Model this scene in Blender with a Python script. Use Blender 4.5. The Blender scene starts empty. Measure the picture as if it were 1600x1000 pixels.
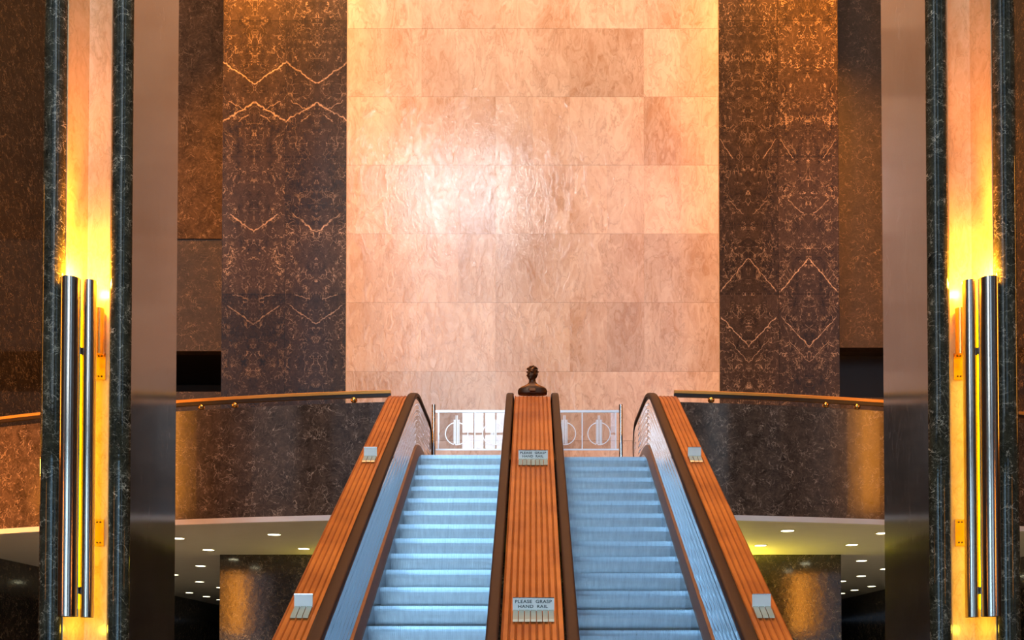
import bpy, bmesh, math, random
from mathutils import Vector, Matrix
random.seed(7)
S = bpy.context.scene
COL = S.collection
R = math.radians

# ------------------------------------------------------------------ camera
cam = bpy.data.objects.new('camera', bpy.data.cameras.new('camera')); COL.objects.link(cam)
cam.location = (0, 0, 1.6)
cam.rotation_euler = (R(91.2), 0, 0)
cam.data.sensor_width = 36
cam.data.lens = 35.75
cam.data.shift_x = -0.020
cam.data.shift_y = 0.3229
cam.data.clip_end = 200
S.camera = cam

# ------------------------------------------------------------------ world, exposure, large lights
S.view_settings.view_transform = 'Standard'
S.view_settings.look = 'None'
S.view_settings.gamma = 1
S.view_settings.use_curve_mapping = False
S.view_settings.exposure = 0.2
w = bpy.data.worlds.new('world'); S.world = w; w.use_nodes = True
w.node_tree.nodes['Background'].inputs[0].default_value = (0.5, 0.7, 1, 1)
w.node_tree.nodes['Background'].inputs[1].default_value = 0.06

def area(name, loc, rot, sx, sy, power, color, spread=180):
    d = bpy.data.lights.new(name, 'AREA'); d.shape = 'RECTANGLE'; d.size = sx; d.size_y = sy
    d.energy = power; d.color = color; d.spread = R(spread)
    o = bpy.data.objects.new(name, d); COL.objects.link(o); o.location = loc
    o.rotation_euler = rot
    return o
def point(name, loc, power, color, rad=0.05):
    d = bpy.data.lights.new(name, 'POINT'); d.energy = power; d.color = color; d.shadow_soft_size = rad
    o = bpy.data.objects.new(name, d); COL.objects.link(o); o.location = loc
    return o
ORANGE = (1, .40, .07)
# warm lamps of the lobby ceiling, above the frame, washing down the end wall
area('ceiling_wash', (3.2, 15.0, 22.0), (R(26), 0, 0), 4.0, 1.2, 980, (1, .36, .05))
area('ceiling_wash', (-4.6, 15.0, 22.0), (R(26), 0, 0), 4.0, 1.2, 820, (1, .37, .05))
area('ceiling_wash', (6.0, 18.3, 19.2), (R(14), R(0), 0), 1.8, .5, 600, (1, .30, .015), 66)
area('ceiling_wash', (-6.0, 18.3, 19.2), (R(14), R(0), 0), 1.8, .5, 440, (1, .32, .02), 66)
# ceiling lamps of the nave of the lobby
area('ceiling_lamp', (0, 8, 26.5), (0, 0, 0), 12, 8, 1250, (1, .78, .60))
WIN_HI = (.72, .87, 1.0); WIN_LO = (.45, .70, 1.0)

# ------------------------------------------------------------------ helpers: objects
def tag(o, label=None, cat=None, group=None, kind=None):
    if label: o['label'] = label
    if cat: o['category'] = cat
    if group: o['group'] = group
    if kind: o['kind'] = kind
    return o
def empty(name, loc, rotz=0):
    o = bpy.data.objects.new(name, None); COL.objects.link(o); o.location = loc; o.rotation_euler.z = rotz
    o.empty_display_size = .2
    return o
class MB:
    def __init__(s): s.v = []; s.f = []
    def add(s, vs, fs):
        n = len(s.v); s.v += [tuple(v) for v in vs]; s.f += [tuple(i + n for i in f) for f in fs]; return s
    def box(s, x0, x1, y0, y1, z0, z1):
        return s.add([(x0,y0,z0),(x1,y0,z0),(x1,y1,z0),(x0,y1,z0),(x0,y0,z1),(x1,y0,z1),(x1,y1,z1),(x0,y1,z1)],
              [(0,3,2,1),(4,5,6,7),(0,1,5,4),(1,2,6,5),(2,3,7,6),(3,0,4,7)])
    def prism(s, poly, z0, z1):                       # plan polygon extruded upward
        n = len(poly)
        return s.add([(x,y,z0) for x,y in poly] + [(x,y,z1) for x,y in poly],
              [tuple(range(n-1,-1,-1)), tuple(range(n,2*n))] + [(i,(i+1)%n,n+(i+1)%n,n+i) for i in range(n)])
    def sweep(s, sec, frames, closed=True, caps=True):   # sec: (a,b); frames: (origin, A, B)
        n = len(sec); vs = []; fs = []
        for o, A, B in frames:
            for a, b in sec: vs.append(tuple(Vector(o) + Vector(A)*a + Vector(B)*b))
        m = n if closed else n-1
        for k in range(len(frames)-1):
            for i in range(m):
                j = (i+1) % n
                fs.append((k*n+i, k*n+j, (k+1)*n+j, (k+1)*n+i))
        if caps and closed:
            fs.append(tuple(range(n-1,-1,-1))); L = (len(frames)-1)*n; fs.append(tuple(range(L, L+n)))
        return s.add(vs, fs)
    def cyl(s, p0, p1, r, seg=24, r1=None, cap0=True, cap1=True):
        p0 = Vector(p0); p1 = Vector(p1); d = (p1-p0).normalized()
        a = Vector((1,0,0)) if abs(d.x) < .9 else Vector((0,1,0))
        u = d.cross(a).normalized(); v = d.cross(u); r1 = r if r1 is None else r1
        vs = [p0 + (u*math.cos(t)+v*math.sin(t))*r for t in [2*math.pi*i/seg for i in range(seg)]]
        vs += [p1 + (u*math.cos(t)+v*math.sin(t))*r1 for t in [2*math.pi*i/seg for i in range(seg)]]
        fs = [(i,(i+1)%seg,seg+(i+1)%seg,seg+i) for i in range(seg)]
        if cap0: fs.append(tuple(range(seg-1,-1,-1)))
        if cap1: fs.append(tuple(range(seg,2*seg)))
        return s.add(vs, fs)
    def pipe(s, x, y, z0, z1, ro, ri, seg=40):          # open vertical pipe
        vs = []; 
        for r, z in ((ro,z0),(ro,z1),(ri,z1),(ri,z0)):
            vs += [(x+r*math.cos(2*math.pi*i/seg), y+r*math.sin(2*math.pi*i/seg), z) for i in range(seg)]
        fs = []
        for k in range(4):
            for i in range(seg):
                fs.append((k*seg+i, k*seg+(i+1)%seg, ((k+1)%4)*seg+(i+1)%seg, ((k+1)%4)*seg+i))
        return s.add(vs, fs)
    def ball(s, c, r, seg=16, ring=10, sc=(1,1,1), rot=None):
        vs = []; M = rot or Matrix.Identity(3)
        for j in range(1, ring):
            ph = math.pi*j/ring
            for i in range(seg):
                t = 2*math.pi*i/seg
                vs.append(Vector(c) + M @ Vector((r*sc[0]*math.sin(ph)*math.cos(t), r*sc[1]*math.sin(ph)*math.sin(t), r*sc[2]*math.cos(ph))))
        n = len(vs); vs += [Vector(c) + M @ Vector((0,0,r*sc[2])), Vector(c) + M @ Vector((0,0,-r*sc[2]))]
        fs = [((j*seg+i), ((j+1)*seg+i), ((j+1)*seg+(i+1)%seg), (j*seg+(i+1)%seg)) for j in range(ring-2) for i in range(seg)]
        fs += [(n, i, (i+1)%seg) for i in range(seg)]
        L = (ring-2)*seg
        fs += [(n+1, L+(i+1)%seg, L+i) for i in range(seg)]
        return s.add(vs, fs)
    def build(s, name, mat, parent=None, smooth=False, angle=35):
        me = bpy.data.meshes.new(name); me.from_pydata(s.v, [], s.f); me.update()
        bm = bmesh.new(); bm.from_mesh(me); bmesh.ops.recalc_face_normals(bm, faces=bm.faces)
        if smooth:
            for f in bm.faces: f.smooth = True
            for e in bm.edges:
                if len(e.link_faces) == 2 and e.calc_face_angle(0) > R(angle): e.smooth = False
        bm.to_mesh(me); bm.free()
        me.materials.append(mat)
        o = bpy.data.objects.new(name, me); COL.objects.link(o)
        if parent: o.parent = parent
        return o
def kids(o): return [c for c in bpy.data.objects if c.parent == o]
def copy_tree(o, parent=None):
    c = o.copy(); COL.objects.link(c); c.parent = parent
    for ch in kids(o): copy_tree(ch, c)
    return c

# ------------------------------------------------------------------ helpers: materials
class NT:
    def __init__(s, name):
        s.m = bpy.data.materials.new(name); s.m.use_nodes = True; s.t = s.m.node_tree
        s.t.nodes.clear(); s.out = s.t.nodes.new('ShaderNodeOutputMaterial')
        s.b = s.t.nodes.new('ShaderNodeBsdfPrincipled'); s.t.links.new(s.b.outputs[0], s.out.inputs[0])
    def node(s, typ, **kw):
        n = s.t.nodes.new('ShaderNode' + typ)
        for k, v in kw.items(): setattr(n, k, v)
        return n
    def put(s, sock, v):
        if hasattr(v, 'node'): s.t.links.new(v, sock)
        elif isinstance(v, (tuple, list)) and len(v) == 3 and sock.type == 'RGBA': sock.default_value = (*v, 1)
        else: sock.default_value = v
    def math(s, op, a, b=0.0, c=None, clamp=False):
        n = s.node('Math', operation=op, use_clamp=clamp); s.put(n.inputs[0], a); s.put(n.inputs[1], b)
        if c is not None: s.put(n.inputs[2], c)
        return n.outputs[0]
    def vmath(s, op, a, b=(0,0,0)):
        n = s.node('VectorMath', operation=op); s.put(n.inputs[0], a)
        if op == 'SCALE': s.put(n.inputs['Scale'], b)
        else: s.put(n.inputs[1], b)
        return n.outputs[0]
    def xyz(s, x, y, z):
        n = s.node('CombineXYZ'); s.put(n.inputs[0], x); s.put(n.inputs[1], y); s.put(n.inputs[2], z); return n.outputs[0]
    def coords(s):
        c = s.node('TexCoord').outputs['Object']; n = s.node('SeparateXYZ'); s.put(n.inputs[0], c)
        return c, n.outputs[0], n.outputs[1], n.outputs[2]
    def noise(s, vec, scale=1, detail=5, rough=.6, dist=0):
        n = s.node('TexNoise'); s.put(n.inputs['Vector'], vec); n.inputs['Scale'].default_value = scale
        n.inputs['Detail'].default_value = detail; n.inputs['Roughness'].default_value = rough; n.inputs['Distortion'].default_value = dist
        return n.outputs[0]
    def ramp(s, fac, stops):
        n = s.node('ValToRGB'); s.put(n.inputs[0], fac); e = n.color_ramp.elements
        while len(e) < len(stops): e.new(.5)
        for el, (p, c) in zip(e, stops): el.position = p; el.color = (*c, 1) if len(c) == 3 else c
        return n.outputs[0]
    def mix(s, fac, a, b, mode='MIX'):
        n = s.node('Mix', data_type='RGBA', blend_type=mode); s.put(n.inputs[0], fac); s.put(n.inputs[6], a); s.put(n.inputs[7], b)
        return n.outputs[2]
    def rng(s, v, a, b, c=0.0, d=1.0):
        n = s.node('MapRange'); s.put(n.inputs[0], v)
        for i, q in enumerate((a, b, c, d)): n.inputs[1+i].default_value = q
        return n.outputs[0]
    def bump(s, h, strength=.2, dist=.01, normal=None):
        n = s.node('Bump'); s.put(n.inputs['Height'], h); n.inputs['Strength'].default_value = strength; n.inputs['Distance'].default_value = dist
        if normal is not None: s.put(n.inputs['Normal'], normal)
        s.t.links.new(n.outputs[0], s.b.inputs['Normal']); return n.outputs[0]
    def set(s, **kw):
        al = {'color':'Base Color','rough':'Roughness','metal':'Metallic','ior':'IOR','spec':'Specular IOR Level','coat':'Coat Weight','trans':'Transmission Weight'}
        for k, v in kw.items(): s.put(s.b.inputs[al[k]], v)
        return s.m

def plain(name, color, rough=.5, metal=0.0, var=.12, scale=6, **kw):
    t = NT(name); c, x, y, z = t.coords()
    n = t.noise(c, scale, 4)
    col = t.mix(n, tuple(v*(1-var) for v in color), tuple(min(1, v*(1+var)) for v in color))
    return t.set(color=col, rough=rough, metal=metal, **kw)
def emit(name, color, strength):
    t = NT(name); e = t.node('Emission'); e.inputs[0].default_value = (*color, 1); e.inputs[1].default_value = strength
    t.t.links.new(e.outputs[0], t.out.inputs[0]); return t.m

def dark_marble(name, lo=(.012,.009,.008), hi=(.060,.042,.030), vein=(.80,.60,.42), mirror=None, zig=(), scale=1.0,
                rough=.22, vamt=.8, stretch=1.0, ior=1.6, wisps=.75):
    t = NT(name); c, x, y, z = t.coords()
    if mirror:
        x0, hw, z0, hh = mirror
        u = t.math('PINGPONG', t.math('SUBTRACT', x, x0), hw)
        row = t.math('PINGPONG', t.math('SUBTRACT', z, z0), hh)
        colid = t.math('FLOOR', t.math('DIVIDE', t.math('SUBTRACT', x, x0), 2*hw))
        p = t.xyz(u, t.math('MULTIPLY', colid, 0.13), row)
        # neighbouring sheets of the same block drift slowly away from one another
        p = t.vmath('ADD', p, t.xyz(0, t.math('MULTIPLY', z, .12), 0))
    else: p = c; u = x
    p = t.vmath('MULTIPLY', p, (scale, scale, scale*stretch))
    wob = t.node('TexNoise'); t.put(wob.inputs['Vector'], p); wob.inputs['Scale'].default_value = 2.2; wob.inputs['Detail'].default_value = 5
    dv = t.vmath('SCALE', t.vmath('SUBTRACT', wob.outputs['Color'], (.5,.5,.5)), .55)
    q = t.vmath('ADD', p, dv)
    cloud = t.rng(t.noise(p, 3.2, 8, .68, .6), .3, .72)
    base = t.mix(cloud, lo, hi)
    fine = t.rng(t.noise(q, 17, 5, .75), .46, .74)
    base = t.mix(t.math('MULTIPLY', fine, .42), base, tuple(v*2.1 for v in hi))
    def ridge(sc, wd, seed):
        n = t.noise(t.vmath('ADD', q, (seed, seed*.7, seed*1.3)), sc, 3, .5)
        return t.rng(t.math('ABSOLUTE', t.math('SUBTRACT', n, .5)), wd, 0.0)
    mask = t.rng(t.noise(t.vmath('ADD', p, (7.1, 2, 3)), 2.4, 3), .50, .66)
    v = t.math('MULTIPLY', ridge(3.2, .012, 1.7), mask)
    v2 = t.math('MULTIPLY', ridge(7.0, .024, 5.2), t.rng(t.noise(t.vmath('ADD', p, (1.1, 9, 4)), 4.5, 3), .48, .66))
    vv = t.math('MAXIMUM', v, t.math('MULTIPLY', v2, wisps))
    vo = t.node('TexVoronoi', feature='DISTANCE_TO_EDGE'); t.put(vo.inputs['Vector'], q); vo.inputs['Scale'].default_value = 4.2
    v3 = t.math('MULTIPLY', t.rng(vo.outputs[0], .032, 0.0), t.rng(t.noise(t.vmath('ADD', p, (4, 4, 8)), 3.4, 3), .52, .66))
    vv = t.math('MAXIMUM', vv, t.math('MULTIPLY', v3, .7))
    for (zc, slope, wd, amp, xa, xb) in zig:
        jig = t.math('MULTIPLY', t.math('SUBTRACT', t.noise(p, 7, 3), .5), .14)
        line = t.math('ADD', t.math('MULTIPLY', u, slope), zc)
        d = t.math('ABSOLUTE', t.math('SUBTRACT', t.math('ADD', z, jig), line))
        lv = t.math('MULTIPLY', t.rng(d, wd, wd*.25), t.rng(t.noise(t.vmath('ADD', p, (zc, 0, 0)), 9, 2), .32, .5, .35, amp))
        lv = t.math('MULTIPLY', lv, t.math('MULTIPLY', t.math('GREATER_THAN', u, xa), t.math('LESS_THAN', u, xb)))
        vv = t.math('MAXIMUM', vv, lv)
    col = t.mix(t.math('MULTIPLY', vv, vamt), base, vein)
    if mirror:
        # tight joints between slabs, and each slab a shade of its own
        jx = t.math('LESS_THAN', t.math('PINGPONG', t.math('SUBTRACT', x, x0), hw*1.0), .004)
        jz = t.math('LESS_THAN', t.math('PINGPONG', t.math('SUBTRACT', z, z0), hh), .006)
        wn = t.node('TexWhiteNoise'); t.put(wn.inputs['Vector'], t.xyz(colid, 0.5, t.math('FLOOR', t.math('DIVIDE', t.math('SUBTRACT', z, z0), hh))))
        tint = t.rng(wn.outputs[0], 0, 1, .72, 1.3)
        col = t.mix(1.0, col, t.xyz(tint, tint, tint), 'MULTIPLY')
        col = t.mix(t.math('MULTIPLY', t.math('MAXIMUM', jx, jz), .7), col, (.006, .005, .004))
    t.bump(t.noise(p, 5, 2), .04, .02)
    return t.set(color=col, rough=rough, ior=ior)

def cream_marble(name, slabs=True, a=(.90,.75,.60), b=(.56,.33,.18), sc=.72, rough=.11):
    t = NT(name); c, x, y, z = t.coords(); p = c
    if slabs:
        ci = t.math('FLOOR', t.math('DIVIDE', t.math('ADD', x, 3.655), .7315))
        ri = t.math('FLOOR', t.math('DIVIDE', t.math('SUBTRACT', z, 3.40), 1.3655))
        wn = t.node('TexWhiteNoise'); t.put(wn.inputs['Vector'], t.xyz(ci, 1.5, ri))
        wn2 = t.node('TexWhiteNoise'); t.put(wn2.inputs['Vector'], t.xyz(t.math('FLOOR', t.math('DIVIDE', ci, 2)), 4.5, ri))
        p = t.vmath('ADD', c, t.vmath('SCALE', wn2.outputs['Color'], 4.0))
    p = t.vmath('MULTIPLY', p, (sc*1.35, sc, sc*.62))
    n1 = t.node('TexNoise'); t.put(n1.inputs['Vector'], p); n1.inputs['Scale'].default_value = 2.0; n1.inputs['Detail'].default_value = 4
    q = t.vmath('ADD', p, t.vmath('SCALE', n1.outputs['Color'], 1.25))
    sw = t.noise(q, 4.2, 6, .6, 1.4)
    big = t.noise(t.vmath('ADD', p, (3, 3, 3)), .9, 4, .55, .5)
    f = t.math('ADD', t.math('MULTIPLY', t.rng(sw, .35, .72), .55), t.math('MULTIPLY', t.rng(big, .38, .66), .45))
    col = t.ramp(f, [(.1, a), (.55, tuple((i+j)/2 for i, j in zip(a, b))), (.95, b)])
    rid = t.rng(t.math('ABSOLUTE', t.math('SUBTRACT', t.noise(q, 2.6, 4, .5), .5)), .022, 0)
    col = t.mix(t.math('MULTIPLY', rid, .35), col, tuple(v*.7 for v in b))
    h = sw
    if slabs:
        tint = t.rng(wn.outputs[0], 0, 1, .92, 1.05); tint2 = t.rng(wn2.outputs[0], 0, 1, .88, 1.05)
        tt = t.math('MULTIPLY', tint, tint2)
        col = t.mix(1.0, col, t.xyz(tt, tt, tt), 'MULTIPLY')
        fx = t.math('FRACT', t.math('DIVIDE', t.math('ADD', x, 3.655), .7315)); fz = t.math('FRACT', t.math('DIVIDE', t.math('SUBTRACT', z, 3.40), 1.3655))
        j = t.math('MAXIMUM', t.math('MULTIPLY', t.math('LESS_THAN', fx, .006), .3), t.math('MULTIPLY', t.math('LESS_THAN', fz, .008), .8))
        col = t.mix(t.math('MULTIPLY', j, .6), col, (.30, .19, .11))
        g = t.node('NewGeometry')
        nn = t.vmath('NORMALIZE', t.vmath('ADD', g.outputs['Normal'], t.vmath('SCALE', t.vmath('SUBTRACT', wn2.outputs['Color'], (.5,.5,.5)), .005)))
        t.bump(h, .22, .02, nn)
    else: t.bump(h, .05, .02)
    return t.set(color=col, rough=rough, ior=1.75)

M = {}
M['wall_l'] = dark_marble('dark marble bookmatched left', mirror=(-3.65, .6175, 3.59, 1.3655), scale=1.5, stretch=.8, vamt=.7,
    zig=[(13.68, -.704, .020, 1, 0, 9), (12.50, .60, .022, 1, 0, 9), (12.30, .66, .014, .8, .30, .5), (10.75, -.75, .02, .9, .15, 9), (8.9, -.72, .014, .9, .1, 9), (9.1, -.3, .012, .7, .2, .5), (12.95, -.5, .012, .7, .1, .45)])
M['wall_r'] = dark_marble('dark marble bookmatched right', mirror=(3.665, .595, 3.59, 1.3655), scale=1.5, stretch=.8, vamt=.7,
    zig=[(9.05, 1.2, .018, 1, .05, 9), (8.65, -1.08, .016, 1, .05, 9), (8.35, -1.1, .010, .7, .2, 9), (12.2, -1.5, .012, .8, .05, .3), (11.1, -.9, .012, .7, .2, .5)])
M['wall_dark'] = dark_marble('dark marble plain', lo=(.010,.008,.007), hi=(.045,.034,.028), scale=1.2, vamt=.35, rough=.5)
M['wall_back'] = dark_marble('dark marble recess', lo=(.02,.013,.009), hi=(.10,.065,.042), scale=1.1, vamt=.4, rough=.5, ior=1.3)
M['fascia'] = dark_marble('dark marble gallery front', lo=(.020,.014,.011), hi=(.12,.082,.060), vein=(.65,.5,.38), scale=1.5, rough=.16, vamt=.9)
M['block'] = dark_marble('dark marble lower wall', lo=(.010,.009,.008), hi=(.06,.045,.035), scale=1.6, rough=.10, vamt=.6, ior=1.8)
M['pier'] = dark_marble('green black marble', lo=(.006,.007,.006), hi=(.065,.062,.038), vein=(.82,.74,.55), scale=2.2, rough=.06, vamt=.9, ior=1.38, wisps=.55)
M['pier_side'] = dark_marble('honed grey marble', lo=(.030,.027,.024), hi=(.06,.055,.050), vein=(.30,.28,.26), scale=.9, rough=.12, vamt=.5, stretch=.35, ior=2.7, wisps=.2)
M['cream'] = cream_marble('cream marble slabs')
M['niche'] = cream_marble('cream marble niche', slabs=False, a=(.78,.58,.34), b=(.58,.36,.16), sc=1.3, rough=.22)
M['white_trim'] = plain('painted trim', (.88,.86,.84), .45, var=.04)
M['soffit'] = plain('soffit plaster', (.74,.72,.69), .6, var=.05, scale=3)
M['floor'] = dark_marble('floor stone', lo=(.05,.045,.04), hi=(.16,.14,.11), scale=.8, rough=.15, vamt=.3)
M['ceiling'] = plain('ceiling plaster', (.75,.55,.32), .5)
M['brass'] = plain('brass', (.85,.50,.16), .25, 1.0)
M['rail_brass'] = plain('satin brass rail', (.80,.40,.09), .35, .35)
M['rail_dark'] = plain('dark rail channel', (.03,.02,.015), .35)
M['steel'] = plain('brushed steel', (.54,.46,.39), .17, 1.0, var=.05)
M['chrome'] = plain('polished steel', (.80,.80,.82), .10, 1.0, var=.03)
M['rubber'] = plain('brown rubber handrail', (.034,.017,.015), .55, var=.15, scale=14, spec=.22)
M['groove'] = plain('dark handrail guide', (.02,.014,.012), .4)
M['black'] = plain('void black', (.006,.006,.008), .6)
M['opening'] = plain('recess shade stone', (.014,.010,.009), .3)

def deck_mat():
    t = NT('bronze deck'); c, x, y, z = t.coords()
    n = t.noise(t.vmath('MULTIPLY', c, (40, 1.2, 1.2)), 1, 4)
    n2 = t.noise(c, 1.6, 3)
    col = t.mix(n, (.43,.135,.022), (.58,.205,.042)); col = t.mix(t.rng(n2, .35, .7), col, (.30,.075,.013))
    return t.set(color=col, rough=.42, metal=.15)
M['deck'] = deck_mat()
def step_mat():
    t = NT('ribbed step aluminium'); c, x, y, z = t.coords()
    n = t.noise(t.vmath('MULTIPLY', c, (26, 3, 5)), 1, 5, .7)
    col = t.mix(t.rng(n, .35, .75), (.60,.76,.88), (.44,.58,.70))
    sp = t.noise(t.vmath('MULTIPLY', c, (60, 10, 18)), 1, 2)
    col = t.mix(t.rng(sp, .72, .78), col, (.10,.12,.15))
    return t.set(color=col, rough=.30, metal=.85)
M['step'] = step_mat()
M['panel'] = plain('fluted bright metal', (.90,.92,.95), .04, 1.0, var=.05)
M['skirt'] = plain('skirt steel', (.42,.44,.50), .22, 1.0, var=.08)
M['molding'] = plain('bronze moulding', (.20,.105,.06), .40, .4, var=.2, scale=9)
M['sign'] = plain('sign enamel', (.92,.97,.93), .4, var=.02)
M['comb'] = plain('clear acrylic fins', (.55,.70,.62), .15, var=.05, trans=.35)
M['ink'] = plain('sign lettering', (.03,.06,.05), .5)
M['bust'] = plain('dark bronze', (.085,.035,.014), .32, .6, var=.4, scale=18)
def glass_mat():
    t = NT('balustrade glass'); g = t.node('BsdfGlass'); g.inputs['Color'].default_value = (.97,.98,1,1); g.inputs['Roughness'].default_value = 0; g.inputs['IOR'].default_value = 1.5
    tr = t.node('BsdfTransparent'); tr.inputs[0].default_value = (.93,.95,.97,1)
    gl = t.node('BsdfGlossy'); gl.inputs['Roughness'].default_value = .01
    fr = t.node('Fresnel'); fr.inputs[0].default_value = 1.9
    m = t.node('MixShader'); t.put(m.inputs[0], fr.outputs[0]); t.put(m.inputs[1], tr.outputs[0]); t.put(m.inputs[2], gl.outputs[0])
    t.t.links.new(m.outputs[0], t.out.inputs[0]); return t.m
M['glass'] = glass_mat()
M['frost'] = plain('etched silver', (.95,.96,.98), .3, .75, var=.02)
M['lamp_hot'] = emit('uplight bulb', (1, .62, .16), 60)
M['lamp_tube'] = emit('yellow fluorescent tube', (1, .66, .0), 12)
M['lamp_amber'] = emit('amber lamp glass', (1, .34, .035), 10)
M['down_on'] = emit('downlight lens', (1, .93, .62), 9)
M['trimring'] = plain('downlight ring', (.72,.66,.30), .35, var=.05)
M['win_hi'] = emit('daylight pane high', WIN_HI, 5.2)
M['win_sun'] = emit('daylight pane top', (.80, .92, 1), 58)
M['win_lo'] = emit('daylight pane low', WIN_LO, 2.0)
M['win_door'] = emit('entrance glazing', (.42, .72, 1), 6.8)
M['mullion'] = plain('window bronze', (.10,.07,.05), .4, .5)

def struct(name, mb, mat):
    o = mb.build(name, mat); o['kind'] = 'structure'; return o

# ------------------------------------------------------------------ setting
def D(x): return 15.22 + .0215*x*x          # plan curve of the gallery front
SOF, MEZ, TOP = 3.9, 4.84, 5.69
struct('floor', MB().box(-10.9, 9.9, -6.2, 48, -.2, 0), M['floor'])
struct('ceiling', MB().box(-10.9, 9.9, -6.2, 20.1, 27, 27.3), M['ceiling'])
struct('wall_left', MB().box(-11.1, -10.8, -6.2, 48, 0, 27), M['block'])
struct('wall_right', MB().box(9.8, 10.1, -6.2, 48, 0, 27), M['block'])
struct('wall_rear', MB().box(-10.8, 9.8, 46, 46.3, 0, SOF), M['block'])
# end wall: cream marble in the middle, bookmatched dark marble beside it
struct('wall_back_center', MB().box(-3.655, 3.665, 19.86, 20.2, MEZ, 27), M['cream'])
struct('wall_back_left', MB().box(-6.13, -3.655, 19.9, 20.2, MEZ, 27), M['wall_l'])
struct('wall_back_right', MB().box(3.665, 6.05, 19.9, 20.2, MEZ, 27), M['wall_r'])
struct('trim_1', MB().box(-3.668, -3.655, 19.855, 19.9, MEZ, 27).box(3.665, 3.678, 19.855, 19.9, MEZ, 27), M['niche'])
struct('wall_lower_center', MB().box(-6.13, 6.05, 19.9, 36, 0, SOF), M['block'])
# recessed walls at both sides, with a gallery opening
struct('wall_recess_left_top', MB().box(-10.8, -6.13, 22.5, 22.8, 11.27, 27), M['wall_back'])
struct('wall_recess_left', MB().box(-10.8, -6.13, 22.52, 22.8, 8.75, 11.27).box(-10.8, -6.13, 22.52, 22.8, MEZ, 7.84), M['wall_dark'])
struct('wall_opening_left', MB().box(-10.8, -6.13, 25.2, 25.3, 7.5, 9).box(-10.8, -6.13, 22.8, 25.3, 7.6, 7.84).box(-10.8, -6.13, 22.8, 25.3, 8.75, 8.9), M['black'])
struct('wall_recess_right', MB().box(6.05, 9.8, 22.5, 22.8, 8.82, 27).box(6.05, 9.8, 22.5, 22.8, MEZ, 7.70), M['wall_dark'])
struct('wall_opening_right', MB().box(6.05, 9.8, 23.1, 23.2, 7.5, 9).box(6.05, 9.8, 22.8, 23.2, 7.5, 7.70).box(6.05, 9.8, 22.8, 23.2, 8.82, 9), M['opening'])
struct('wall_return', MB().box(-6.13, -6.10, 20.2, 22.5, MEZ, 27).box(6.02, 6.05, 20.2, 22.5, MEZ, 27), M['wall_dark'])
# gallery slab (floor above, soffit below) and its curved marble front
def arc(x0, x1, off, n=28): return [(x0+(x1-x0)*i/n, D(x0+(x1-x0)*i/n)+off) for i in range(n+1)]
def slab(x0, x1): return arc(x0, x1, .10) + [(x1, 19.9), (x0, 19.9)]
mez = MB()
mez.prism(slab(-10.8, -2.16), SOF+.05, MEZ); mez.prism(slab(2.16, 9.8), SOF+.05, MEZ)
mez.box(-2.16, 2.16, 15.45, 19.9, SOF+.05, MEZ)
mez.box(-10.8, 9.8, 19.9, 23.4, SOF+.05, MEZ)
struct('floor_gallery', mez, M['floor'])
so = MB(); so.prism(slab(-10.8, -2.16), SOF, SOF+.049); so.prism(slab(2.16, 9.8), SOF, SOF+.049)
so.box(-10.8, -6.13, 19.9, 46, SOF, SOF+.049); so.box(6.05, 9.8, 19.9, 46, SOF, SOF+.049)
struct('ceiling_soffit', so, M['soffit'])
def curved(x0, x1, o0, o1, z0, z1):
    a = arc(x0, x1, o0); b = arc(x0, x1, o1)
    return MB().prism(a + b[::-1], z0, z1)
struct('wall_gallery_left', curved(-10.8, -2.16, 0, .10, SOF+.085, TOP), M['fascia'])
struct('wall_gallery_right', curved(2.16, 9.8, 0, .10, SOF+.085, TOP), M['fascia'])
struct('trim_2', curved(-10.8, -2.16, -.015, .10, SOF, SOF+.083), M['white_trim'])
struct('trim_3', curved(2.16, 9.8, -.015, .10, SOF, SOF+.083), M['white_trim'])
# entrance wall behind the camera with its daylight windows
XW = [(-9.6,-7.6), (-5.9,-3.7), (-2.9,-1.0), (3.1,4.9), (5.6,7.6)]
wf = MB(); xs = -10.8
for a, b in XW: wf.box(xs, a, -6.2, -6, 0, 27); xs = b
wf.box(xs, 9.8, -6.2, -6, 0, 27)
for a, b in XW: wf.box(a, b, -6.2, -6, 0, .6).box(a, b, -6.2, -6, 7.2, 8.6).box(a, b, -6.2, -6, 26.2, 27)
struct('wall_front', wf, M['wall_dark'])
for i, (a, b) in enumerate(XW):
    fr = MB()
    for x in (a, a+(b-a)*.27, a+(b-a)*.5-.03, a+(b-a)*.73, b-.06): fr.box(x, x+.06, -6.15, -6.05, .6, 7.2).box(x, x+.06, -6.15, -6.05, 8.6, 26.2)
    z = 2.2
    while z < 26:
        if not 7.2 < z < 8.6: fr.box(a, b, -6.15, -6.05, z, z+.06)
        z += 1.5
    f = fr.build('window_%d' % (i+1), M['mullion']); f['kind'] = 'structure'
    zt = 21.4 if i in (1, 2) else 26.2
    MB().box(a, b, -6.19, -6.17, 8.6, zt).build('window_pane', M['win_hi' if i in (1, 2) else 'win_lo'], f)
    if i in (1, 2): MB().box((a+b)/2-.27+(.15 if i == 1 else .25), (a+b)/2+.27+(.15 if i == 1 else .25), -6.19, -6.17, zt, 25.6).build('window_pane', M['win_sun'], f)
    MB().box(a, b, -6.19, -6.17, .6, 7.2).build('window_pane', M['win_door' if i in (1, 2) else 'win_lo'], f)

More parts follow.
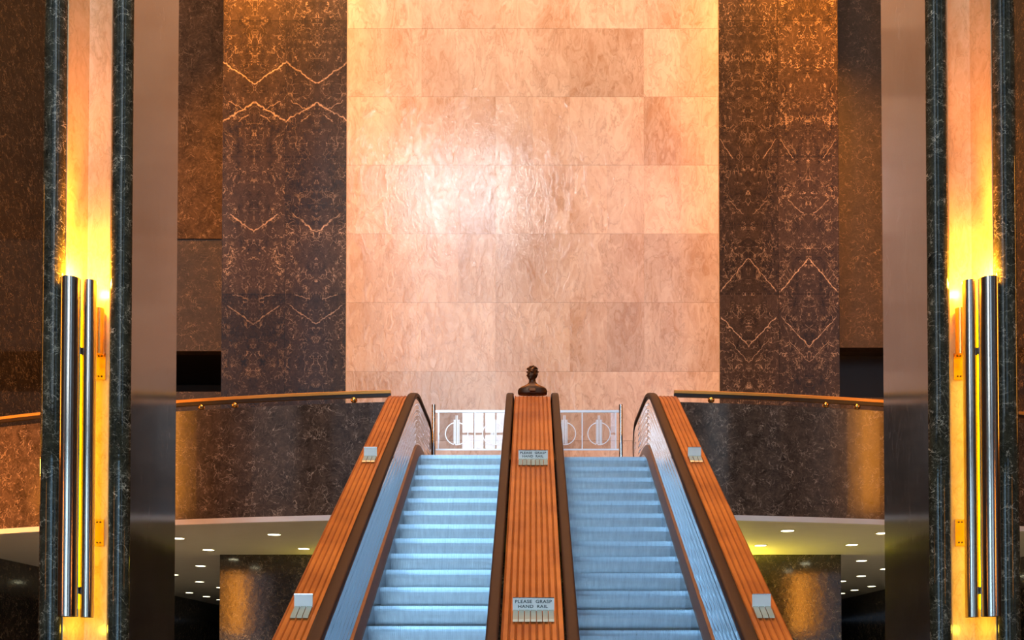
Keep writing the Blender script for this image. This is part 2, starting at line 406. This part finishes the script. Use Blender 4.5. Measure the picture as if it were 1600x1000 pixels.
# ------------------------------------------------------------------ marble piers with niche lamps
LZ0, LZ1 = 2.20, 5.885
def pier(s, xi, label, lamp_label):
    """s = -1 left, +1 right; xi = |x| of the face towards the escalators. Local x runs away from the centre."""
    root = empty('marble_pier', (s*xi, 11.1, 0)); tag(root, label, 'column', kind=None)
    def X(v): return s*v
    H = 26.98
    def halfround(x0, x1, n=14):
        cxx, r = (x0+x1)/2, (x1-x0)/2
        return [(X(cxx - r*math.cos(math.pi*i/n)), -.10*math.sin(math.pi*i/n)) for i in range(n+1)]
    W = .985; n0, n1 = .235, .735         # niche opening between n0 and n1
    # shaft: back core and both sides
    shaft = MB().prism([(X(.0), .0), (X(n0), .0), (X(n0+.09), .34), (X(n1-.09), .34), (X(n1), .0), (X(W), .0), (X(W), 1.4), (X(.0), 1.4)], 0, H)
    sh = shaft.build('shaft', M['pier_side'], root)
    MB().prism(halfround(.0, n0), 0, H).build('rounded_edge', M['pier'], root, smooth=True)
    MB().prism(halfround(n1, W), 0, H).build('rounded_edge', M['pier'], root, smooth=True)
    e = .006
    nb = MB().prism([(X(n0+.002), -.004), (X(n0+.09), .34-e), (X(n1-.09), .34-e), (X(n1-.002), -.004), (X(n1-.012), -.004), (X(n1-.10), .325), (X(n0+.10), .325), (X(n0+.012), -.004)], 0, H)
    nb.build('niche_lining', M['niche'], root)
    # lamp: two open steel tubes standing in front of one another
    lamp = empty('niche_lamp', (s*xi, 11.1, LZ0)); tag(lamp, lamp_label, 'wall lamp', 'tall tubular lamps in the pier niches')
    h = LZ1-LZ0
    tx, ty, tr = .628, -.10, .104
    ux, uy, ur = .483, .045, .072
    MB().pipe(X(tx), ty, 0, h, tr, tr-.004).build('lamp_tube', M['steel'], lamp, smooth=True)
    MB().pipe(X(ux), uy, 0, h+.03, ur, ur-.004).build('lamp_tube', M['steel'], lamp, smooth=True)
    for zz in (.25, h-.8): MB().box(min(X(.55),X(.57)), max(X(.55),X(.57)), -.02, .10, zz, zz+.08).build('tube_clamp', M['chrome'], lamp)
    MB().cyl((X(tx), ty, h-.30), (X(tx), ty, h-.06), .05, 20).build('bulb', M['lamp_hot'], lamp, smooth=True)
    MB().cyl((X(ux), uy, h-.25), (X(ux), uy, h-.03), .04, 20).build('bulb', M['lamp_hot'], lamp, smooth=True)
    MB().cyl((X(.64), .16, .10), (X(.64), .16, h-.25), .018, 12).build('fluorescent_tube', M['lamp_tube'], lamp, smooth=True)
    MB().cyl((X(.47), .255, h-.72), (X(.47), .255, h-.20), .058, 27).build('socket', M['brass'], lamp, smooth=True)
    for z0 in (h-.99, h-.99-1.88):
        pl = MB().box(min(X(.415),X(.53)), max(X(.415),X(.53)), .305, .322, z0, z0+.30).build('mounting_plate', M['brass'], lamp)
        MB().cyl((X(.47), .300, z0+.17), (X(.47), .307, z0+.17), .035, 20).build('boss', M['brass'], pl, smooth=True)
        for zz in (.04, .27):
            MB().cyl((X(.455), .300, z0+zz), (X(.455), .307, z0+zz), .010, 10).cyl((X(.49), .300, z0+zz), (X(.49), .307, z0+zz), .010, 10).build('screw', M['rail_dark'], pl)
    wx = s*xi
    point('niche_uplight', (wx+X(.58), 11.1-.02, LZ1+.10), 95, (1, .36, .02), .05)
    point('niche_uplight', (wx+X(.45), 11.1+.12, LZ1+.05), 26, (1, .55, .03), .04)
    sp = bpy.data.lights.new('tube_beam', 'SPOT'); sp.energy = 1500; sp.color = (1, .29, .02); sp.spot_size = R(34); sp.spot_blend = .8; sp.shadow_soft_size = .05
    so_ = bpy.data.objects.new('tube_beam', sp); COL.objects.link(so_); so_.location = (wx+X(.56), 11.1+.0, LZ1+.02); so_.rotation_euler = (R(180), 0, 0)
    so_.rotation_euler = (R(184), 0, 0)
    point('niche_low_lamp', (wx+X(.50), 11.1+.10, LZ0-.12), 2.6, (1, .66, .05), .05)
    return root
pier(-1, 4.405, 'dark marble pier with lamp niche left of the escalators', 'tall twin steel tube lamp glowing in the left pier niche')
pier(1, 4.34, 'dark marble pier with lamp niche right of the escalators', 'tall twin steel tube lamp glowing in the right pier niche')

# ------------------------------------------------------------------ amber lamps on the side walls, outside the frame, plus added fill lamps
for s_, xw in ((-1, -10.8), (1, 9.8)):
    for yy, z0, h, wd, what in ((3.4, 2.9, 2.4, .20, 'low and near the entrance'), (11.3, 5.0, 4.2, .26, 'high and level with the piers')):
        lp = empty('wall_lamp', (xw, yy, z0)); tag(lp, 'amber tube lamp on the %s side wall, %s' % ('left' if s_ < 0 else 'right', what), 'wall lamp', 'amber side wall lamps')
        MB().box(*sorted((0, -s_*.05)), -wd*1.6, wd*1.6, 0, h).build('back_plate', M['steel'], lp)
        MB().cyl((-s_*(wd+.06), 0, .1), (-s_*(wd+.06), 0, h-.1), wd, 20).build('glowing_tube', M['lamp_amber'], lp, smooth=True)
    if s_ < 0:
        lp = empty('wall_lamp', (xw, 14.7, 4.3)); tag(lp, 'added amber tube lamp on the left side wall, unseen, warming the gallery front', 'wall lamp', 'amber side wall lamps')  # lamp and point light added out of view to turn the gallery front orange
        MB().box(0, .05, -.3, .3, 0, 1.3).build('back_plate', M['steel'], lp)
        MB().cyl((.22, 0, .1), (.22, 0, 1.2), .16, 20).build('glowing_tube', M['lamp_amber'], lp, smooth=True)
        point('added_amber_fill', (xw+.55, 14.7, 4.95), 600, (1, .32, .03), .15)
    ul = empty('added_uplight', (s_*3.2, 19.9, 2.9)); tag(ul, 'added box uplight, unseen on the lower wall behind the %s escalator' % ('left' if s_ < 0 else 'right'), 'wall lamp')  # box housing added around a hidden light that yellows the soffit
    MB().box(-.5, .5, -.22, -.02, -.1, 0).build('housing', M['steel'], ul)
    area('added_uplight_beam', (s_*3.2, 19.7, 2.95), (R(180), 0, 0), .9, .12, 14 if s_ < 0 else 110, (1, .80, .05))
# ------------------------------------------------------------------ escalators
T30 = math.tan(R(30)); YA, YB = 6.72, 15.10
def base(y, f=.45):
    def ln(q): return 0 if q <= YA else (q-YA)*T30 if q < YB else (YB-YA)*T30
    if abs(y-YA) < f: k = (y-(YA-f))/(2*f); return T30*2*f*.5*k*k
    if abs(y-YB) < f: k = (y-(YB-f))/(2*f); return ln(YB-f) + T30*2*f*(k-.5*k*k)
    return ln(y)
def ys(y0, y1):
    a = [y0] + [YA-.45+.9*i/10 for i in range(11)] + [8, 9.5, 11, 12.5, 14] + [YB-.45+.9*i/12 for i in range(13)] + [y1]
    return [q for q in a if y0 <= q <= y1]
def vsweep(mb, sec, y0, y1, closed=True):
    return mb.sweep(sec, [((0, y, base(y)), (1,0,0), (0,0,1)) for y in ys(y0, y1)], closed)
YE = 16.95; RC = .335; HC = .93-RC                  # upper newel: centre height over floor line
def rail_frames(h):
    """handrail centre line with its round returns at both ends"""
    pts = []
    r = h-HC
    for i in range(12): 
        a = math.pi*(1-i/11)  ; pts.append((4.9 - r*math.sin(a), HC + -r*math.cos(a)*-1 if False else HC - r*math.cos(math.pi*i/11)*1, 0))
    pts = [(4.9 - r*math.sin(math.pi*i/12), HC - r*math.cos(math.pi*i/12)) for i in range(12)]
    pts += [(y, base(y)+h) for y in ys(4.9, YE)]
    zt = base(YE)+HC
    pts += [(YE + r*math.sin(math.pi*i/14), zt + r*math.cos(math.pi*i/14)) for i in range(1, 15)]
    fr = []
    for i, (y, z) in enumerate(pts):
        a = pts[max(0, i-1)]; b = pts[min(len(pts)-1, i+1)]
        t = Vector((0, b[0]-a[0], b[1]-a[1])).normalized()
        fr.append(((0, y, z), (1,0,0), tuple(Vector((0, -t.z, t.y)))))
    return fr
def handrail(xc, parent, w=.062):
    sec = []
    for i in range(13):
        a = math.pi*i/12; sec.append((xc + w*math.copysign(abs(math.cos(a))**.6, math.cos(a)), .012+.026*math.sin(a)**.7))
    sec += [(xc-w, -.018), (xc-w+.02, -.024), (xc+w-.02, -.024), (xc+w, -.018)]
    return MB().sweep(sec, rail_frames(.955)).build('handrail', M['rubber'], parent, smooth=True, angle=50)
def guide(xc, parent):
    sec = [(xc-.035, -.075), (xc+.035, -.075), (xc+.035, -.02), (xc-.035, -.02)]
    return MB().sweep(sec, rail_frames(.955)).build('handrail_guide', M['groove'], parent)
def flutes(x, s, h0, h1, n):
    """fluted side sheet; x at the sheet, s = direction the ribs stand out"""
    out = []; st = (h1-h0)/n
    for i in range(n):
        z = h0+i*st
        for j in range(6):
            k = j/6; out.append((x + s*.012*math.sin(math.pi*k), z+st*k))
    out.append((x, h1)); return out
def side_panel(x, s, parent, name='side_panel'):
    m = MB(); n = 7
    front = flutes(x, s, .20, .90, n)
    sec = front + [(x-s*.02, .90), (x-s*.02, .20)]
    vsweep(m, sec, 4.9, YE)
    # half-round end: the upper flutes turn round into the lower ones
    zc = base(YE)+.55
    up = [(a, b-.55) for a, b in front if b >= .55]
    sec2 = up + [(x-s*.02, .35), (x-s*.02, 0)]
    m.sweep(sec2, [((0, YE, zc), (1,0,0), (0, math.sin(t), math.cos(t))) for t in [math.pi*i/18 for i in range(19)]])
    return m.build(name, M['panel'], parent, smooth=True, angle=60)
def deck(x0, x1, n, parent, y1=16.9, h=.935):
    """bronze deck with raised lengthwise ribs"""
    sec = []; st = (x1-x0)/n
    for i in range(n):
        a = x0+i*st
        sec += [(a, h+.010), (a+st*.13, h+.016), (a+st*.25, h+.010), (a+st*.32, h), (a+st*.93, h)]
    sec += [(x1, h+.010), (x1, h-.06), (x0, h-.06)]
    return vsweep(MB(), sec, 4.9, y1).build('deck', M['deck'], parent)
def step_mesh():
    m = MB(); W = 1.235; n = 62; p = W/n
    m.box(-W/2, W/2, .030, .40, -.05, -.012)
    riser = [(0, 0), (.0003, -.03), (.0025, -.055), (.014, -.09), (.034, -.13), (.056, -.18), (.078, -.235)]
    vs = []; fs = []
    for i, (y, z) in enumerate(riser): vs += [(-W/2, y+.010, z-.006), (W/2, y+.010, z-.006)]
    for i in range(len(riser)-1): fs.append((2*i, 2*i+1, 2*i+3, 2*i+2))
    m.add(vs, fs)
    vs = [( -W/2, y, z) for y, z in riser] 
    for k in range(n):
        a = -W/2 + k*p; b = a + p*.52
        vs = []; fs = []
        for (y, z) in riser: vs += [(a, y, z), (b, y, z), (a, y+.012, z-.004), (b, y+.012, z-.004)]
        L = len(riser)
        for i in range(L-1):
            o = 4*i; q = o+4
            fs += [(o, o+1, q+1, q), (o, q, q+2, o+2), (o+1, o+3, q+3, q+1)]
        fs += [(0, 2, 3, 1)]
        m.add(vs, fs)
        m.box(a, b, .002, .40, -.014, 0)
    m.box(-W/2-.004, -W/2, .0, .40, -.235, -.003).box(W/2, W/2+.004, .0, .40, -.235, -.003)
    return m
def escalator(s, phase, label):
    root = empty('escalator', (0, 0, 0)); tag(root, label, 'escalator', 'pair of escalators')
    xo = s*1.775
    handrail(xo, root); guide(xo, root)
    x0, x1 = sorted((s*1.852, s*2.13))
    deck(x0, x1, 5, root)
    # outside cladding below the deck
    a, b = sorted((s*2.10, s*2.13))
    vsweep(MB(), [(a, -.55), (b, -.55), (b, .875), (a, .875)], 4.9, 15.2).build('cladding', M['groove'], root)
    side_panel(s*1.735, -s, root)
    side_panel(s*.385, s, root)
    for q, k in ((1.735, -1), (.385, 1)):
        x = s*q; d = s*k          # d points to the steps
        sec = [(x, .215), (x+d*.030, .205), (x+d*.068, .10), (x+d*.072, .06), (x, .06)]
        vsweep(MB(), sec, 4.9, 16.6).build('moulding', M['molding'], root)
        sec = [(x+d*.070, .06), (x+d*.070, -.30), (x+d*.055, -.30), (x+d*.055, .06)]
        vsweep(MB(), sec, 4.9, 16.6).build('skirt', M['skirt'], root)
    xi = s*.333
    handrail(xi, root, .052); guide(xi, root)
    me = None; k = 0; xm = s*1.0525
    while True:
        y = phase + .4*(k-8)
        if y > YB+.05: break
        if me is None: st = step_mesh().build('step', M['step'], root); me = st.data
        else: st = bpy.data.objects.new('step', me); COL.objects.link(st); st.parent = root
        st.location = (xm, y, (y-YA)*T30); k += 1
    MB().box(xm-.62, xm+.62, phase+.4*(k-8)+.01, 17.0, MEZ-.05, MEZ-.004).build('comb_plate', M['skirt'], root)
    MB().box(xm-.62, xm+.62, 5.2, phase-3.2-.01, .002, .02).build('comb_plate', M['skirt'], root)
    MB().box(*sorted((s*.45, s*1.66)), 7.5, 7.6, .02, .1).v
    return root
escalator(-1, 10.3, 'left escalator with bright blue ribbed steps and bronze deck')
escalator(1, 10.22, 'right escalator with duller blue ribbed steps and bronze deck')
med = empty('escalator_divider', (0, 0, 0)); tag(med, 'wide ribbed bronze deck between the two escalators', 'escalator deck')
deck(-.262, .262, 9, med)
vsweep(MB(), [(-.25, .40), (.25, .40), (.25, .87), (-.25, .87)], 5.0, 16.9).build('core', M['groove'], med)

# ------------------------------------------------------------------ anti-slide signs on the decks
def deck_stop(x, y, w, nfin, label, text):
    z = base(y) + .945
    root = empty('deck_sign', (x, y, z)); tag(root, label, 'sign', 'small white stops on the escalator decks')
    root.rotation_euler = (R(0), 0, 0)
    # plate stands across the deck, facing down the slope
    MB().box(-w/2, w/2, .0, .012, .015, .125).build('plate', M['sign'], root)
    MB().box(-w/2, w/2, -.004, .016, .125, .131).build('plate_cap', M['chrome'], root)
    p = w/nfin
    for i in range(nfin):
        a = -w/2+p*i+p*.07; b = a+p*.86
        q0 = -.165; d0 = q0*T30
        MB().add([(a,q0,d0+.008),(b,q0,d0+.008),(b,.0,.008),(a,.0,.008),(a,q0+.02,d0+.030),(b,q0+.02,d0+.030),(b,0,.024),(a,0,.024)],
                 [(0,3,2,1),(4,5,6,7),(0,1,5,4),(1,2,6,5),(2,3,7,6),(3,0,4,7)]).build('fin', M['comb'], root)
    if text:
        for word, xx, zz in (('PLEASE', -.086, .082), ('GRASP', .088, .082), ('HAND', -.066, .040), ('RAIL', .076, .040)):
            cu = bpy.data.curves.new('lettering', 'FONT'); cu.body = word; cu.size = .037; cu.align_x = 'CENTER'; cu.extrude = .0006; cu.offset = .0007
            cu.space_character = 1.10
            o = bpy.data.objects.new('lettering', cu); COL.objects.link(o)
            me = bpy.data.meshes.new_from_object(o); bpy.data.objects.remove(o); me.materials.clear(); me.materials.append(M['ink'])
            q = bpy.data.objects.new('lettering', me); COL.objects.link(q); q.parent = root
            q.location = (xx, -.0012, zz); q.rotation_euler = (R(90), 0, 0); q.scale = (1.18, 1, 1)
    return root
deck_stop(.008, 12.30, .357, 7, 'white sign reading PLEASE GRASP HAND RAIL, upper one on the divider', True)
deck_stop(.008, 8.74, .357, 7, 'white sign reading PLEASE GRASP HAND RAIL, lower one on the divider', True)
deck_stop(-1.985, 12.40, .16, 3, 'small blank white stop high on the left escalator deck', False)
deck_stop(-1.985, 8.80, .16, 3, 'small blank white stop low on the left escalator deck', False)
deck_stop(1.985, 12.40, .16, 3, 'small blank white stop high on the right escalator deck', False)
deck_stop(1.985, 8.80, .16, 3, 'small blank white stop low on the right escalator deck', False)

# ------------------------------------------------------------------ bust on the end of the divider
def bust():
    root = empty('bust', (0, 15.26, base(15.26)+.972)); root.scale = (1.05, 1.05, 1.10); tag(root, 'small dark bronze bust of a man on the divider end', 'sculpture')
    m = MB(); Rz = Matrix.Rotation(R(-32), 3, 'Z')      # head turned to the left
    def hb(c, r, sc=(1,1,1), tilt=0):
        c2 = Rz @ Vector((c[0], c[1], 0))*1.08; m.ball((c2.x-.005, c2.y, c[2]*1.08-.042), r*1.08, 20, 14, sc, Rz @ Matrix.Rotation(R(tilt), 3, 'X'))
    # shoulders and chest, cut flat below
    prof = [(.203,.080,0), (.212,.088,.02), (.212,.09,.05), (.200,.086,.078), (.165,.078,.102), (.115,.068,.122), (.078,.060,.140), (.058,.052,.165)]
    vs = []; n = 40
    for a_, b_, z_ in prof:
        for k in range(n):
            t = 2*math.pi*k/n; c_, s_ = math.cos(t), math.sin(t)
            vs.append((a_*math.copysign(abs(c_)**.75, c_), .005+b_*math.copysign(abs(s_)**.75, s_), z_))
    fs = [(q*n+k, q*n+(k+1)%n, (q+1)*n+(k+1)%n, (q+1)*n+k) for q in range(len(prof)-1) for k in range(n)]
    fs += [tuple(range(n-1, -1, -1)), tuple(range((len(prof)-1)*n, len(prof)*n))]
    m.add(vs, fs)
    m.add([(-.06,-.10,.03),(0,-.085,.02),(.06,-.10,.03),(0,-.06,.12)], [(0,1,2),(0,2,3),(0,3,1),(1,3,2)])
    m.cyl((0, .015, .10), (-.004, 0, .22), .060, 20, .048)
    m.cyl((0, .02, .105), (0, .012, .135), .078, 20, .062)           # collar
    # head
    hb((0, .012, .315), .078, (.86, 1.05, 1.08)); hb((0, -.022, .275), .060, (.82, .95, 1.15)); hb((0, -.05, .235), .026, (1.1, .9, .8))
    hb((0, -.083, .290), .016, (.7, 1.1, 1.5), 18); hb((0, -.076, .262), .013, (1.5, .7, .6))
    for sx in (-1, 1):
        hb((sx*.030, -.063, .318), .018, (1.4, .7, .5)); hb((sx*.070, .010, .290), .018, (.45, .9, 1.3)); hb((sx*.036, -.050, .277), .020, (1, .8, .9))
    # hair locks
    for i in range(38):
        a = random.uniform(0, 2*math.pi); e = random.uniform(.12, 1.5)
        x, y = .070*math.cos(a)*math.cos(e), .012 + .083*math.sin(a)*math.cos(e)
        if y < -.045 and e < .9: continue
        hb((x, y, .318+.082*math.sin(e)), random.uniform(.012, .022), (1.1, 1.1, .7))
    o = m.build('bust_figure', M['bust'], root, smooth=True)
    md = o.modifiers.new('remesh', 'REMESH'); md.mode = 'VOXEL'; md.voxel_size = .0045; md.use_smooth_shade = True
    s = o.modifiers.new('smooth', 'SMOOTH'); s.iterations = 2; s.factor = .5
bust()

# ------------------------------------------------------------------ glass balustrade at the head of the escalators
GY = 17.42
gb = empty('glass_balustrade', (-.09, GY, MEZ)); tag(gb, 'low glass balustrade with etched circle emblems at the escalator head', 'balustrade')
def L(x): return x+.09
for x in (-1.70, 1.52):
    MB().cyl((L(x), 0, 0), (L(x), 0, 1.36), .034, 27).cyl((L(x), 0, 0), (L(x), 0, .02), .07, 27).build('post', M['chrome'], gb, smooth=True)
def xrod(x0, x1, z, r): return MB().box(L(x0)+.03, L(x1)-.03, -r*.6, r*.6, z-r, z+r)
xrod(-1.70, 1.52, 1.245, .020).build('top_rail', M['frost'], gb)
xrod(-1.70, 1.52, .585, .014).build('bottom_rail', M['frost'], gb)
ED = [-1.62, -.99, -.345, .245, .855, 1.435]
for i in range(5):
    a, b = ED[i], ED[i+1]
    g = MB().box(L(a)+.008, L(b)-.008, -.005, .005, .60, 1.225).build('glass_panel', M['glass'], gb)
    em = MB(); c = L((a+b)/2); zc = .86; r0, r1 = .185, .200
    N = 48
    for k in range(N):
        t0, t1 = 2*math.pi*k/N, 2*math.pi*(k+1)/N
        if math.sin(t0) > -.99 and abs(math.cos((t0+t1)/2))*.19 < .055: continue
        em.add([(c+r*math.cos(t), yy, zc+r*math.sin(t)) for yy in (-.009, -.0055) for (r, t) in ((r0,t0),(r1,t0),(r1,t1),(r0,t1))],
               [(0,1,2,3),(4,7,6,5),(0,4,5,1),(1,5,6,2),(2,6,7,3),(3,7,4,0)])
    for dx, z0, z1 in ((-.046, .68, 1.10), (-.028, .68, 1.10), (-.012, .68, 1.175), (.012, .68, 1.175), (.028, .68, 1.10), (.046, .68, 1.10)):
        em.box(c+dx-.0055, c+dx+.0055, -.010, -.0055, z0, z1)
    em.build('etched_emblem', M['frost'], g)
for x in ED:
    MB().box(L(x)-.009, L(x)+.009, -.008, .008, .60, 1.225).build('divider_bar', M['frost'], gb)

# ------------------------------------------------------------------ gallery handrails
def _gr(x0, x1, br, label):
    root = empty('gallery_handrail', (x0, D(x0), TOP)); tag(root, label, 'handrail', 'brass handrails on the gallery front')
    n = 40; fr = []
    for i in range(n+1):
        x = x0+(x1-x0)*i/n; fr.append(((x-x0, D(x)+.05-D(x0), 0), (0,1,0), (0,0,1)))
    z = 5.80-TOP
    MB().sweep([(-.036, z+.028), (.036, z+.028), (.036, z+.070), (.02, z+.080), (-.02, z+.080), (-.036, z+.070)], fr).build('rail', M['rail_brass'], root)
    MB().sweep([(-.026, z-.022), (.026, z-.022), (.026, z+.027), (-.026, z+.027)], fr).build('rail_channel', M['rail_dark'], root)
    for bx in br:
        c = Vector((bx-x0, D(bx)+.03-D(x0), z-.062))
        b = MB().ball(c, .052, 20, 12, (1, 1, .85)); b.cyl(c, c+Vector((0, 0, .045)), .016, 12); b.cyl(c, c+Vector((0, .02, -.055)), .02, 12)
        b.build('bracket', M['brass'], root, smooth=True)
_gr(-10.75, -2.15, [-5.18, -4.62, -2.72, -7.4, -9.6], 'brass gallery handrail curving away left of the escalators')
_gr(2.15, 9.75, [2.72, 4.55, 5.07, 7.2, 9.0], 'brass gallery handrail curving away right of the escalators')

# ------------------------------------------------------------------ downlights in the soffit
DL = [(-4.32,16.96),(-4.26,18.9),(-6.1,19.1),(-6.1,17.45),(-7.19,21.98),(-8.49,25.89),(-9.95,29.44),(-9.93,30.94),(-8.48,24.0),(-8.5,27.65),(-9.94,32.3),(-9.2,20.4),(-8.3,18.6),
      (4.15,16.5),(4.14,18.42),(5.8,16.8),(5.77,18.33),(6.8,20.97),(7.88,24.33),(9.1,27.24),(9.04,28.5),(7.87,22.66),(7.83,25.7),(9.03,29.7),(7.85,18.6)]
def downlight():
    root = empty('downlight', (0, 0, 0))
    m = MB(); seg = 32
    m.pipe(0, 0, -.008, .002, .125, .104, seg)
    m.build('ring', M['trimring'], root, smooth=True)
    MB().cyl((0,0,-.006), (0,0,-.002), .103, 32).build('lens', M['down_on'], root)
    return root
dp = downlight()
srt = sorted(range(len(DL)), key=lambda i: (DL[i][0] > 0, DL[i][1], DL[i][0]))
words = ['nearest', 'second nearest', 'third nearest', 'fourth nearest', 'fifth nearest', 'sixth nearest', 'seventh nearest', 'eighth nearest', 'ninth nearest', 'tenth nearest', 'eleventh nearest', 'twelfth nearest', 'thirteenth nearest']
cnt = {True: 0, False: 0}
for j, i in enumerate(srt):
    x, y = DL[i]; o = dp if j == 0 else copy_tree(dp)
    o.location = (x, y, SOF); r = x > 0
    tag(o, 'round white downlight, %s under the %s gallery' % (words[cnt[r]], 'right' if r else 'left'), 'ceiling light', 'round downlights under the gallery')
    cnt[r] += 1
for x, y, e in [(-4.3, 17.9, 60), (-6.1, 18.3, 40), (-7.2, 22, 30), (-8.5, 26, 40), (4.15, 17.5, 90), (5.8, 17.6, 60), (6.8, 21, 35), (7.9, 25, 40)]:
    sd = bpy.data.lights.new('downlight_beam', 'SPOT'); sd.energy = e*14; sd.color = (1, .86, .58); sd.spot_size = R(105); sd.spot_blend = .7; sd.shadow_soft_size = .08
    q = bpy.data.objects.new('downlight_beam', sd); COL.objects.link(q); q.location = (x, y, SOF-.05)
